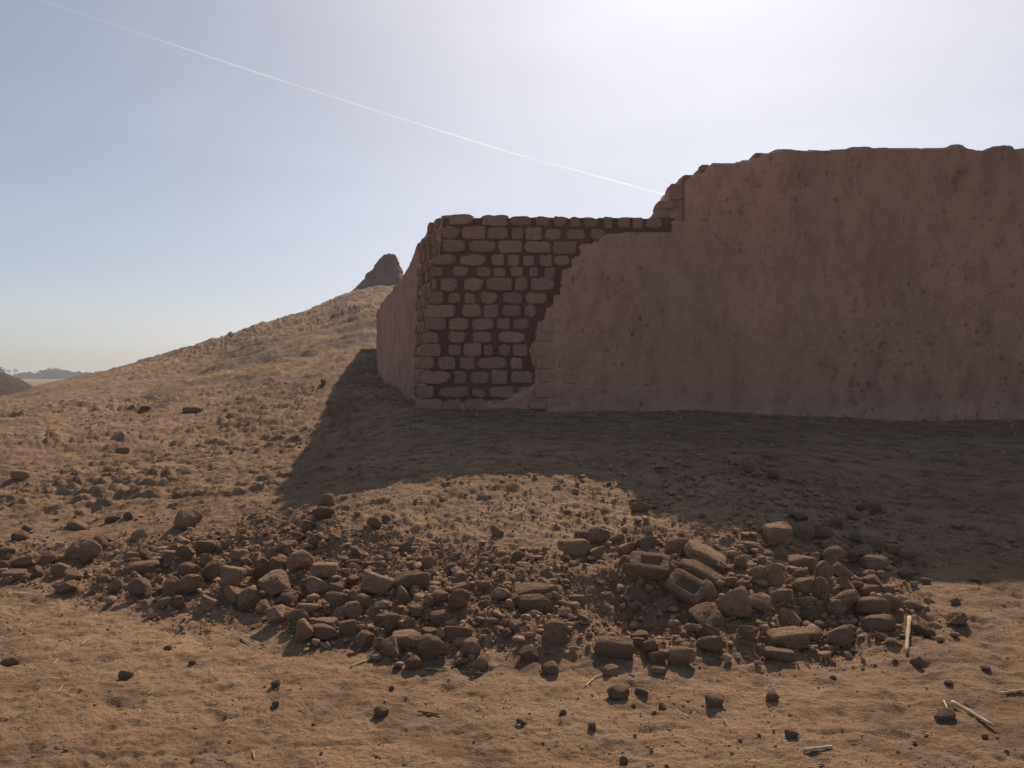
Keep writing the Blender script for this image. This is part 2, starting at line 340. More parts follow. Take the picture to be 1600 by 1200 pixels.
strip('field', -.80, -.52, 130, 330, -.9, M_FIELD, s=4)
def grove(name, items, label):
    parts = []
    for (u, vb, w, h, Y) in items:
        c = P(u, vb, Y); rx = w/1200*Y/2; rz = h/1200*Y
        parts.append(blob_grid(c[0], c[1], -1.1, rx*.93, rx*.8, rz*.92, s=int(u), amp=.3, fr=1.4))
        parts.append(leaves(c[0], c[1], -1.1, rx, rx*.85, rz, 1500, .22))
    v, f = merge(parts)
    return link(name, mesh_from(name, v, f, False), M_SCRUB, label=label, cat='grove', kind='stuff')
grove('tree_grove', [(82, 592, 50, 15, 330), (100, 592, 36, 13, 340), (118, 592, 40, 11, 335)], 'dark dome shaped grove of trees at the far edge of the green field')
grove('tree_grove', [(42, 592, 40, 9, 345), (30, 592, 20, 7, 350)], 'low dark hedge of bushes left of the dome shaped grove')
grove('tree_grove', [(140, 590, 44, 10, 300), (162, 590, 48, 13, 290), (185, 588, 44, 9, 290)], 'flat olive grove just behind the left shoulder of the hill')
grove('scrub_bank', [(-5, 592, 26, 20, 260)], 'grey green bushes at the left edge above the dark bank')
# low dark bank of earth at the left edge
def bank():
    n, m = 120, 60
    gx, gy = np.meshgrid(np.linspace(-36, -20, n), np.linspace(30, 44, m), indexing='ij')
    h = np.exp(-(((gx+26.6)/3.4)**4+((gy-37)/4.2)**2))
    z = -.9+2.75*h*(1+.10*fbm(gx*.5, gy*.5, s=9))+.10*fbm(gx*1.6, gy*1.6, s=10)*h
    me = mesh_from('earth_bank', np.stack([gx, gy, z], -1).reshape(-1, 3), grid_faces(n, m)[:, ::-1])
    link('earth_bank', me, M_BANK, kind='structure')
bank()
def far_tree(u, h, Y, label):
    c = P(u, 583, Y); root = link('far_tree', None, label=label, cat='tree', group='tiny trees on the far horizon')
    root.location = (c[0], Y, -1)
    H = h/1200*Y+2.6
    v, f = merge([blob_grid(0, 0, H*.62, H*.22, H*.22, H*.36, n=16, s=int(u+50), amp=.4), leaves(0, 0, H*.62, H*.26, H*.26, H*.4, 300, .35)])
    link('crown', mesh_from('crown', v, f, False), M_SCRUB, root)
    k = 8; a = np.linspace(0, 2*math.pi, k, endpoint=False); V = []
    for i, zz in enumerate(np.linspace(0, H*.7, 4)):
        r = .35*(1-.2*i); V += [(r*math.cos(t), r*math.sin(t), zz) for t in a]
    Fc = [(i*k+j, i*k+(j+1) % k, (i+1)*k+(j+1) % k, (i+1)*k+j) for i in range(3) for j in range(k)]
    link('trunk', mesh_from('trunk', V, Fc), M_BARK, root)
far_tree(6, 6, 700, 'tiny tree on the horizon, nearest the left edge of the picture')
far_tree(14, 5, 720, 'tiny tree on the horizon, middle one of the three')
far_tree(24, 6, 690, 'tiny broad tree on the horizon, rightmost of the three')
strip('far_plain_rise', -1.2, -.2, 900, 2600, .8, M_FIELD, s=14)

# ------------------------------------------------------------------ the ruined wall
YW = 9.0
wall = link('ruined_wall', None, label='long ruined mud brick wall, bare courses at its left corner, taller plastered stretch beyond', cat='wall')
wall.location = (0, YW, 1.0)
def wpart(name, me, mat, **k):
    o = link(name, me, mat, parent=wall, **k); o.matrix_parent_inverse = Matrix.Translation(-wall.location); return o
SKY = [(1018,352),(1022,345),(1026,338),(1030,325),(1042,314),(1049,310),(1051,300),(1052,288),(1068,284),(1073,277),(1098,268),(1104,259),(1112,253),(1140,254),(1150,252),(1182,247),(1190,240),(1208,236),(1225,231),(1245,233),(1265,234),(1300,232),(1340,229),(1400,230),(1450,230),(1482,229),(1492,225),(1500,224),(1510,230),(1528,233),(1545,232),(1549,227),(1580,226),(1585,233),(1600,234),(1640,231),(1700,238),(1800,236),(1900,250),(2050,262)]
SX = [P(u, v, YW)[0] for u, v in SKY]; SZ = [P(u, v, YW)[2] for u, v in SKY]
def sky_top(x): return np.interp(x, SX, SZ)
def loft(stations, zb, dz=.05, nt=14, nback=10, amp=.02, s=0, endcaps=True, front_amp=None):
    """stations: list of (xf,yf, xb,yb, ztop, batter). profile front-bottom > top > back-bottom"""
    nf = int(max(st[4]-zb for st in stations)/dz)
    rows = []
    for (xf, yf, xb, yb, zt, bx, by) in stations:
        f = np.array([xf, yf]); b = np.array([xb, yb]); t = np.linspace(0, 1, nf)
        zs = zb+(zt-zb)*t
        fr = np.stack([xf+bx*(1-t), yf+by*(1-t), zs], 1)
        q = np.linspace(0, 1, nt+2)[1:-1]
        # rounded shoulders
        hump = -.05*(np.abs(q*2-1)**4)+.02
        tp = np.stack([xf+(xb-xf)*q, yf+(yb-yf)*q, zt+hump], 1)
        w = np.linspace(0, 1, nback)
        bk = np.stack([np.full(nback, xb), np.full(nback, yb), zt-.05+(zb-zt)*w], 1)
        rows.append(np.concatenate([fr, tp, bk]))
    V = np.array(rows); n, m = V.shape[:2]
    X, Y, Z = V[..., 0], V[..., 1], V[..., 2]
    d = amp*fbm(X*4, Y*4, Z*4, o=4, s=s)
    V[..., 0] += d*.6; V[..., 1] += d; V[..., 2] += amp*1.3*fbm(X*5+9, Y*5, Z*5, o=3, s=s+5)
    f = grid_faces(n, m)
    fl = [tuple(q) for q in f]
    fl += [tuple(range(m))[::-1], tuple((n-1)*m+k for k in range(m))]
    return V.reshape(-1, 3), fl
def corner_x(z):      # x of the battered left corner of the front face
    return np.interp(z, [P(0, 640, YW)[2], P(0, 560, YW)[2], P(0, 460, YW)[2], P(0, 380, YW)[2], P(0, 338, YW)[2]],
                     [P(649, 0, YW)[0], P(655, 0, YW)[0], P(664, 0, YW)[0], P(677, 0, YW)[0], P(684, 0, YW)[0]])
ZB = .55
# core of the low stretch (behind the bricks); left edge leans with the corner
zt0 = P(0, 341, YW)[2]
xs = np.arange(-.80, 1.95, .05)
st = []
for x in xs:
    lean = -(.27*(1-sstep(-.8, .6, x)))
    st.append((x, YW+.004, x, YW+1.0, zt0, lean*1.05, 0))
v, f = loft(st, ZB, amp=.015, s=31)
wpart('mortar_core', mesh_from('mortar_core', v, f), M_MORTAR)
# core of the tall stretch
st = []
for x in np.arange(SX[1], 9.4, .035):
    h = float(sky_top(x)); h += .012*float(fbm(np.array([x*9.]), np.array([0.]), s=8)[0])
    st.append((x, YW+.03+.02*math.sin(x), x, YW+1.1, h-.01, 0, -.02))
v, f = loft(st, ZB, amp=.03, s=33)
wpart('tall_wall_core', mesh_from('tall_wall_core', v, f), M_PLASTER)

# side wall running back from the corner, top falling away
side = [  # (u_left, v_top, Y) of the left face top ; base u
  (690, 342, 9.06, 655), (676, 352, 9.45, 649), (664, 362, 9.8, 645), (655, 372, 10.15, 641), (646, 392, 10.6, 633), (636, 418, 11.1, 624),
  (622, 440, 11.9, 612), (606, 458, 12.8, 600), (594, 474, 13.6, 591), (587, 486, 14.3, 588), (586, 492, 16.0, 588), (588, 500, 18.5, 590)]
st = []
for k in range(len(side)-1):
    A, B = side[k], side[k+1]; nn = max(3, int((B[2]-A[2])/.05))
    for t in np.linspace(0, 1, nn, endpoint=(k == len(side)-2)):
        u, vv, Y, ub = [A[i]*(1-t)+B[i]*t for i in range(4)]
        p = P(u, vv, Y); q = P(ub, 600, Y)
        wob = .03*float(fbm(np.array([Y*3.]), np.array([4.]), s=3)[0])
        st.append((p[0]+.03, Y, p[0]+1.0, Y+.25, p[2]+wob, q[0]-p[0], 0))
v, f = loft(st, ZB, amp=.035, s=35, dz=.04)
wpart('side_wall_face', mesh_from('side_wall_face', v, f), M_PLASTER)

# brick meshes (shared), unit size
def rounded_box(nx, ny, nz, p, amp, s, fr=2.0):
    bm = bmesh.new(); bmesh.ops.create_cube(bm, size=2.0)
    bmesh.ops.subdivide_edges(bm, edges=bm.edges[:], cuts=nx, use_grid_fill=True)
    V = np.array([v.co[:] for v in bm.verts])
    nrm = (np.abs(V)**p).sum(1)**(1/p)
    V = V/nrm[:, None]*1.0
    d = 1+amp*fbm(V[:, 0]*fr+s, V[:, 1]*fr, V[:, 2]*fr, o=4, s=s)
    V = V*d[:, None]*.5
    lim = .40+.02*vnoise(V[:, 0]*7+s, V[:, 2]*7, s=s); V[:, 1] = np.clip(V[:, 1], -lim, lim)
    for v_, c in zip(bm.verts, V): v_.co = c
    me = bpy.data.meshes.new('brick'); bm.to_mesh(me); bm.free()
    me.polygons.foreach_set('use_smooth', np.ones(len(me.polygons), bool)); me.update(); return me
WB = [rounded_box(8, 4, 4, random.choice([3.2, 4.0, 5, 7]), random.choice([.16, .22, .30]), 200+k*7) for k in range(14)]
for m_ in WB: m_.materials.append(M_BRICK)
ROWS = [  # (v_top, v_bottom, right drop, [(u0,u1)...])
 (335, 351, 7, [(689.7,741),(754,792),(796,830),(837,859),(864,885),(891,906),(912,934),(944,957),(966,984),(989,1004),(1009,1034)]),
 (354, 372, 6, [(687,720),(723,758),(761,793),(800,818),(821,846),(851,877),(884,916),(921,944)]),
 (375, 394, 5, [(684,728),(733,774),(779,816),(820,860),(865,900)]),
 (398, 414, 3, [(673,712),(717,760),(769,787),(793,811),(817,835),(844,862),(865,889)]),
 (417, 432, 2, [(674,696),(706,731),(745,767),(770,790),(798,817),(827,840),(851,867)]),
 (434, 454, 0, [(676,716),(724,755),(762,799),(804,824),(830,866)]),
 (457, 475, 0, [(669,694),(700,720),(725,744),(750,776),(786,816),(821,854)]),
 (476, 496, 0, [(668,712),(722,751),(756,779),(784,814),(819,838)]),
 (498, 515, 0, [(668,698),(701,732),(738,771),(777,796),(802,827)]),
 (518, 536, 0, [(662,688),(700,727),(739,768),(780,819)]),
 (538, 556, 0, [(660,691),(700,720),(725,752),(755,771),(778,797),(802,824)]),
 (558, 577, 0, [(656,680),(685,712),(719,742),(744,792),(797,818)]),
 (580, 600, 0, [(658,704),(709,729),(735,764),(768,793),(798,832)]),
 (604, 621, 0, [(654,680),(685,733),(737,761),(766,802),(808,831)]),
 (624, 643, 0, [(651,694),(699,719),(723,761),(768,790),(795,819),(824,856)])]
nb = 0
for ri, (v0, v1, drop, cells) in enumerate(ROWS):
    for (u0, u1) in cells:
        fr = (u0-690)/350; dv = drop*max(0, fr)
        a = P(u0, v0+dv, YW); b = P(u1, v1+dv, YW)
        w = b[0]-a[0]; h = a[2]-b[2]
        faint = ri >= 11 and u0 > 700
        o = link('brick', WB[nb % len(WB)], parent=wall); nb += 1
        o.matrix_parent_inverse = Matrix.Translation(-wall.location)
        prou = random.uniform(-.008, .012) - (.0 if not faint else .012)
        dep = .2
        o.scale = (w*1.04, dep, h*1.08*random.uniform(.94, 1.05))
        # corner bricks turn a little with the rounded corner
        turn = -.22 if cells[0][0] == u0 else random.uniform(-.03, .03)
        o.location = ((a[0]+b[0])/2, YW+dep/2-.035-prou, (a[2]+b[2])/2+random.uniform(-.004, .004))
        o.rotation_euler = (0, random.uniform(-.035, .035), turn)
# courses half hidden under the dusty plaster to the right
GB = [m_.copy() for m_ in WB[:5]]
for m_ in GB: m_.materials.clear(); m_.materials.append(M_PLASTER)
for k, (u0, u1, v0, v1) in enumerate([(832,858,539,556),(838,866,559,576),(872,896,560,577),(842,872,581,599),(878,906,582,600),(836,868,605,621),(874,902,605,622),(908,930,606,622),(826,856,625,640),(862,888,625,641),(893,920,626,641),(838,864,517,533),(855,884,497,512)]):
    a = P(u0, v0, YW); b = P(u1, v1, YW)
    o = link('brick', GB[k % 5], parent=wall); o.matrix_parent_inverse = Matrix.Translation(-wall.location)
    o.scale = ((b[0]-a[0])*1.05, .2, (a[2]-b[2])*1.08); o.location = ((a[0]+b[0])/2, YW+.035-.003*(k % 3), (a[2]+b[2])/2)
    o.rotation_euler = (0, random.uniform(-.04, .04), random.uniform(-.03, .03))
# side bricks wrapping the corner
for ri, (v0, v1, drop, cells) in enumerate(ROWS[:14]):
    zt = P(0, v0, YW)[2]; zb_ = P(0, v1, YW)[2]; zc = (zt+zb_)/2; h = zt-zb_
    t = (zc-ZB)/(P(0, 342, YW)[2]-ZB)
    s_ = .10 + (.12 if ri % 2 else 0)
    L = 1.05
    while s_ < L:
        ln = random.uniform(.17, .33); ln = min(ln, L+.12-s_)
        m = s_+ln/2; Y = 9.06+m
        # x of the side face at this Y/height
        pu = np.interp(Y, [q[2] for q in side], [q[0] for q in side]); pb = np.interp(Y, [q[2] for q in side], [q[3] for q in side])
        pv = np.interp(Y, [q[2] for q in side], [q[1] for q in side])
        xt = P(pu, 0, Y)[0]; xb = P(pb, 0, Y)[0]; zt2 = P(0, pv, Y)[2]
        tt = (zc-ZB)/(zt2-ZB)
        if tt > 1.0: break
        x = xb+(xt-xb)*tt
        o = link('brick', WB[(nb*5) % len(WB)], parent=wall); nb += 1
        o.matrix_parent_inverse = Matrix.Translation(-wall.location)
        o.scale = (.16, ln*.86, h*1.06*random.uniform(.9, 1.03))
        o.location = (x+.055, Y, zc+random.uniform(-.006, .006)); o.rotation_euler = (0, 0, .26+random.uniform(-.06, .06))
        s_ += ln+.03
# bricks left in the broken step and along the taller top edge
for (u0, u1, v0, v1) in [(1009,1040,343,361),(1026,1048,325,343),(1030,1056,311,326),(1050,1078,286,309),(1068,1100,272,288),(1098,1126,256,271),(1124,1152,253,266),(1182,1206,238,252),(1208,1240,231,244),(1488,1511,224,238),(1549,1584,226,240),(1262,1296,233,246),(1330,1362,229,242),(1420,1452,230,243)]:
    a = P(u0, v0, YW); b = P(u1, v1, YW)
    o = link('brick', WB[(nb*3) % len(WB)], parent=wall); nb += 1
    o.matrix_parent_inverse = Matrix.Translation(-wall.location)
    o.scale = ((b[0]-a[0])*1.08, .5, (a[2]-b[2])*1.15); o.location = ((a[0]+b[0])/2, YW+.24, (a[2]+b[2])/2)
    o.rotation_euler = (0, random.uniform(-.05, .05), random.uniform(-.06, .06))
# back face bricks of the low stretch top, seen only from above
for k in range(9):
    o = link('brick', WB[(nb*3) % len(WB)], parent=wall); nb += 1
    o.matrix_parent_inverse = Matrix.Translation(-wall.location)
    o.scale = (.29, .62, .12); o.location = (-.66+k*.3, YW+.55, zt0+.015); o.rotation_euler = (0, 0, random.uniform(-.05, .05))

# plaster coat over the right part of the low stretch and the whole tall stretch
BND = [(1044,362),(985,363),(944,365),(923,379),(904,382),(903,399),(893,402),(891,418),(876,420),(873,459),(863,461),(861,478),(851,481),(848,500),(837,503),(832,531),(826,545),(827,565),(833,590),(840,615),(844,640),(846,662)]
BNX = [P(u, 0, YW)[0] for u, v in BND]; BNZ = [P(0, v, YW)[2] for u, v in BND]
def plaster():
    cs = .0165
    X, Z = np.meshgrid(np.arange(.0, 9.3, cs), np.arange(ZB+.1, 4.4, cs), indexing='ij')
    n, m = X.shape
    lb = np.interp(-Z, [-z for z in BNZ], BNX)
    lb = np.where(Z > BNZ[0], P(1046, 0, YW)[0]-.0, lb)
    lb = np.where(Z > P(0, 345, YW)[2], -9, lb)      # above the low top the skyline bounds it
    lb = lb+.028*fbm(X*12, Z*14, o=3, s=3)
    d = np.minimum(X-lb, (sky_top(X)-.005-Z))
    d = np.minimum(d, np.where(Z > P(0, 345, YW)[2], X-np.interp(-Z, [-z for z in SZ[:9]], SX[:9])-.0, 9))
    mask = d > 0
    low = 1-sstep(1.35, 1.9, Z)*1
    y = YW-.040-.018*fbm(X*1.6, Z*1.6, o=3, s=3)-.007*fbm(X*7, Z*5, o=3, s=5)-.0035*fbm(X*24, Z*22, o=2, s=8)
    # faint courses showing through near the bricks
    near = 1-sstep(.1, .9, X-lb)
    y += near*.010*np.clip(vnoise(X*4.2, Z*7.7, s=77), 0, 1)
    ed = sstep(0, .22, X-lb); y += (1-ed)*np.where(Z < P(0, 345, YW)[2], .026*sstep(2.5, 1.7, Z)+.006, 0)
    y += -.022*(1-ed)*np.clip(vnoise(X*3.9, Z*7.2, s=78), 0, 1)*sstep(2.3, 1.7, Z)
    gul = np.abs(vnoise(X*2.6+.15*vnoise(X*3, Z*3, s=41), Z*.22, s=42)); y += .012*(1-sstep(0, .10, gul))*sstep(-.2, .4, fbm(X*.8, Z*.8, s=43))
    y -= .010*np.abs(fbm(X*9, Z*8, o=3, s=44))
    # pits, voids and drying cracks
    pit = np.clip(fbm(X*24, Z*13, o=2, s=11)-.50, 0, 1)*sstep(-.3, .3, fbm(X*.9, Z*.9-.4*Z, s=12)); y += .12*pit
    crk = np.abs(fbm(X*3.2, Z*1.3, o=3, s=15)); y += .012*(1-sstep(0, .018, crk))*sstep(.1, .35, fbm(X*1.3, Z*1.3, s=18))
    y += .05*(1-sstep(0, .035, d))                    # the broken edge dives back to the core
    y += -.05*(1-sstep(0, .25, Z-1.0))*1             # thicker dusty foot
    V = np.stack([X, y, Z], -1).reshape(-1, 3)
    f = grid_faces(n, m); keep = mask.reshape(-1)[f].all(1); f = f[keep]
    used = np.unique(f); mp = -np.ones(len(V), int); mp[used] = np.arange(len(used))
    me = mesh_from('plaster_coat', V[used], mp[f])
    wpart('plaster_coat', me, M_PLASTER)
plaster()
def smear():
    cs = .02
    X, Z = np.meshgrid(np.arange(-1.3, 1.0, cs), np.arange(ZB+.1, 1.95, cs), indexing='ij')
    n, m = X.shape; ts = sstep(-.2, .9, X)
    lim = 1.30+.55*ts+.05*fbm(X*3, Z*3, o=2, s=61)
    xl = corner_x(Z)+.03
    mask = (Z < lim) & (X > xl)
    y = YW-.012-.012*fbm(X*5, Z*6, o=3, s=62)+.03*(1-sstep(0, .10, lim-Z)) + .06*(1-sstep(0, .08, X-xl))
    crk = np.abs(fbm(X*4, Z*4, o=2, s=64)); y += .015*(1-sstep(0, .03, crk))
    f = grid_faces(n, m); V = np.stack([X, y, Z], -1).reshape(-1, 3); f = f[mask.reshape(-1)[f].all(1)]
    used = np.unique(f); mp = -np.ones(len(V), int); mp[used] = np.arange(len(used))
    wpart('dust_skim', mesh_from('dust_skim', V[used], mp[f]), M_PLASTER)
smear()

# ------------------------------------------------------------------ ruined tower on the hill
def tower():
    Y0 = 46.0
    rows = [(398,601,617),(401,597,619),(405,594,622),(411,590,624),(418,585,625.5),(425,579,628),(432,573,631),(438,569,634),(444,564,640),(451,556,648),(462,550,660)]
    n = 90; V = []
    th = np.linspace(0, 2*math.pi, n, endpoint=False)
    vv = np.linspace(398, 462, 60)
    for v in vv:
        u0 = np.interp(v, [r[0] for r in rows], [r[1] for r in rows]); u1 = np.interp(v, [r[0] for r in rows], [r[2] for r in rows])
        a, b = P(u0, v, Y0), P(u1, v, Y0); cx = (a[0]+b[0])/2; hw = (b[0]-a[0])/2
        c, s = np.cos(th), np.sin(th); sq = (np.abs(c)**4+np.abs(s)**4)**-.25
        x = cx+hw*c*sq**.4; y = Y0+hw*.8*s*sq**.6; z = np.full(n, a[2])
        d = .10*fbm(c*2.2, s*2.2, z*2.2, o=4, s=55)+.05*np.round(2*vnoise(c*1.3+4, z*3.6, s=66))
        V.append(np.stack([x+d*c*hw, y+d*s*2, z+.03*vnoise(c*6, s*6, s=4)], 1))
    V = np.array(V); nr = len(vv)
    Vf = V.reshape(-1, 3); f = grid_faces(nr, n)
    fl = [tuple(q) for q in f]+[(i*n+n-1, (i+1)*n+n-1, (i+1)*n, i*n) for i in range(nr-1)]+[tuple(range(n))]
    root = link('ruined_tower', None, label='dark weathered mud tower stump on top of the hill against the sky', cat='ruin'); root.location = (P(605, 0, Y0)[0], Y0, 6.2)
    o = link('tower_body', mesh_from('tower_body', Vf, fl), M_TOWER, root); o.matrix_parent_inverse = Matrix.Translation(-root.location)
    c = P(608.5, 399, Y0)
    o = link('top_stub', rounded_box(3, 3, 3, 4, .3, 5), M_TOWER, root); o.scale = (.11, .2, .2)
    o.matrix_parent_inverse = Matrix.Translation(-root.location); o.location = (c[0], c[1], c[2]+.02)
tower()

# ------------------------------------------------------------------ rubble: lumps and fallen bricks
def ico(sub):
    bm = bmesh.new(); bmesh.ops.create_icosphere(bm, subdivisions=sub, radius=1)
    V = np.array([v.co[:] for v in bm.verts]); Fc = np.array([[v.index for v in f.verts] for f in bm.faces]); bm.free(); return V, Fc
def lump_mesh(seed, sub=4, ncut=9, mat=M_CLOD, box=0.0, cutr=(.55, .85)):
    r = np.random.default_rng(seed); V, Fc = ico(sub); V = V.copy()
    if box: nrm = (np.abs(V)**box).sum(1)**(1/box); V = V/nrm[:, None]
    for k in range(ncut):
        nv = r.normal(size=3); nv /= np.linalg.norm(nv); dd = r.uniform(*cutr)*(1 if not box else 1.15)
        s = V@nv; ex = np.clip(s-dd, 0, None); V = V-ex[:, None]*nv*.93
    nn = V/np.linalg.norm(V, axis=1)[:, None]
    d = .08*fbm(V[:, 0]*2+seed, V[:, 1]*2, V[:, 2]*2, o=3, s=seed)+.05*fbm(V[:, 0]*7, V[:, 1]*7, V[:, 2]*7+seed, o=3, s=seed)
    V = V+nn*d[:, None]
    mn, mx = V.min(0), V.max(0); V = (V-(mn+mx)/2)/(mx-mn)
    me = mesh_from('lump', V, Fc); me.materials.append(mat); return me
LUMPS = [lump_mesh(300+k, ncut=random.choice([7, 9, 12, 15]), cutr=random.choice([(.42, .7), (.5, .78), (.55, .85)])) for k in range(26)]
DARKS = [lump_mesh(500+k, sub=3, mat=M_DARKCLOD) for k in range(6)]
FBR = [lump_mesh(600+k, ncut=random.choice([6, 9]), box=random.choice([3.5, 5, 7]), cutr=(.82, 1.1)) for k in range(14)]
def hollow_brick(seed):
    nx, ny = 40, 26
    bm = bmesh.new(); bmesh.ops.create_cube(bm, size=2.0)
    bmesh.ops.subdivide_edges(bm, edges=bm.edges[:], cuts=22, use_grid_fill=True)
    V = np.array([v.co[:] for v in bm.verts]); top = V[:, 2] > .99
    n = (np.abs(V)**7).sum(1)**(1/7); V = V/n[:, None]
    e = np.maximum(np.abs(V[:, 0]-.06)/.52, np.abs(V[:, 1])/.42)
    V[:, 2] -= np.where(top, .7*(1-sstep(.84, 1.05, e)), 0)
    V = V*(1+.06*fbm(V[:, 0]*2+seed, V[:, 1]*2, V[:, 2]*2, s=seed))[:, None]*.5
    for v_, c in zip(bm.verts, V): v_.co = c
    me = bpy.data.meshes.new('hollow_brick'); bm.to_mesh(me); bm.free()
    me.polygons.foreach_set('use_smooth', np.ones(len(me.polygons), bool)); me.materials.append(M_CLOD); me.update(); return me
HB = [hollow_brick(3), hollow_brick(9)]

Z5 = [(20,510,60,70),(115,500,190,70),(85,570,140,60),(290,480,95,80),(370,535,100,80),(235,545,60,70),(540,455,90,70),(450,575,100,80),(405,650,130,70),(620,360,80,80,'d'),(480,255,150,60,'d'),(120,320,90,60,'d'),(855,320,120,60),(1280,395,110,70),(1070,445,100,60),(1150,445,100,80),(880,525,190,70),(1180,540,120,80),(1315,545,140,110),(1070,655,100,110),(870,660,140,90),(715,645,90,80),(640,600,90,60),(970,670,60,70),(1030,740,90,60),(1105,750,90,80),(1310,745,100,100),(1465,700,120,110),(1550,740,120,130),(1490,440,100,60),(1530,490,70,60),(1535,540,60,50),(50,1105,80,60,'d'),(40,420,120,60,'d'),(160,265,70,50,'d'),(700,210,80,50,'d'),(800,190,70,50,'d')]
Z6 = [(35,545,90,140),(135,520,100,120),(270,500,150,120),(420,540,150,80),(110,640,170,140),(240,690,140,60),(375,650,130,110),(500,725,140,90),(180,725,120,70),(40,775,90,70),(115,820,120,110),(310,790,130,80),(255,850,140,120),(300,920,100,130),(420,950,190,90),(430,885,130,60),(575,900,100,90),(520,815,100,80),(600,800,90,100),(665,750,90,80),(740,790,50,70),(600,690,50,70),(510,655,100,60),(975,605,200,100),(930,690,70,100),(1000,670,70,60),(1265,735,110,140),(1260,650,110,40),(1085,735,60,60),(1155,840,120,70),(1000,800,100,80),(850,890,110,120),(950,890,80,100),(940,980,180,90),(855,1035,130,120),(775,1005,80,80),(665,985,120,100),(1260,950,160,90),(1310,1000,140,50),(1340,1040,110,100),(1085,930,90,70),(1285,1110,90,50),(1400,1130,90,80),(980,1120,90,80,'d'),(800,850,120,70),(735,240,90,70),(440,100,100,70),(420,180,120,70),(325,270,70,80),(265,330,70,50),(365,360,90,60),(185,390,130,70),(710,495,70,30),(1430,640,80,60),(1510,290,70,60)]
Z7 = [(525,330,90,110),(440,320,90,60),(580,320,60,80),(535,430,90,80),(835,390,130,100),(1050,390,140,90),(1210,690,110,120),(1540,760,150,120),(1215,830,200,120),(1240,1010,140,90),(1240,930,100,90),(140,765,180,120),(20,720,60,80),(30,885,90,70),(860,1030,100,90),(790,1000,70,60),(920,1080,120,80),(1060,1090,150,110),(920,1155,80,50),(1130,575,110,50),(995,550,70,80),(100,1060,120,70),(240,1150,100,80,'d'),(410,720,90,60),(840,890,80,50),(800,140,110,60),(40,440,70,50),(1370,620,90,60),(1440,640,80,70),(1310,520,90,60),(1430,490,90,70),(1480,390,120,60),(1560,560,100,90),(650,330,90,50),(720,400,110,70)]
Z8 = [(215,300,120,110),(300,455,60,60),(225,500,160,90),(360,555,100,110),(20,580,130,130),(230,640,130,90),(335,660,90,130),(240,735,80,70),(80,700,130,90),(485,570,140,90),(500,660,90,120),(565,640,60,60),(655,625,100,80),(640,675,120,70),(500,750,170,110),(440,790,120,100),(770,745,130,100),(150,850,120,110),(260,820,100,80),(330,880,80,50),(460,970,150,120),(75,1070,160,60),(700,880,180,90),(710,950,80,50),(790,985,90,40),(935,1110,70,70,'d'),(680,490,150,80),(880,430,130,60),(800,480,80,60),(660,390,130,90),(380,375,100,60),(640,150,130,70),(430,240,80,60),(955,495,70,60),(950,545,80,50),(870,560,90,50),(740,650,80,50),(1300,590,50,30),(1175,730,60,40),(600,430,110,80),(520,450,90,90),(330,300,120,80),(560,330,90,60),(780,400,90,60),(200,200,90,60),(530,200,70,40),(990,600,50,30)]
FG = [(1118,1098,24,22,'d'),(595,1115,20,16,'d'),(1208,1090,18,16,'d'),(1035,1107,11,12,'d'),(925,1137,11,14,'d'),(1238,1150,18,14,'d'),(1478,1120,30,18,'d'),(1483,1069,11,10,'d'),(975,1190,12,14,'d'),(430,1070,13,12,'d'),(880,1115,10,10,'d'),(1003,1083,18,12,'d'),(612,1077,8,7,'d'),(815,1130,16,9,'d'),(1540,1152,9,8,'d'),(300,1037,10,8,'d'),(262,1014,12,8,'d'),(430,1103,10,9,'d'),(990,1103,7,6,'d'),(1302,1060,10,8,'d'),(1400,1035,8,7),(1540,1046,14,7),(205,637,9,7,'d'),(300,642,28,10,'d'),(226,638,14,6,'d'),(505,598,8,8,'d'),(30,745,24,14,'d'),(540,442,7,3,'d'),(190,705,18,9,'d'),(1150,722,22,14),(1170,735,18,12),(1210,748,16,10),(1075,730,14,9),(1200,715,14,8)]
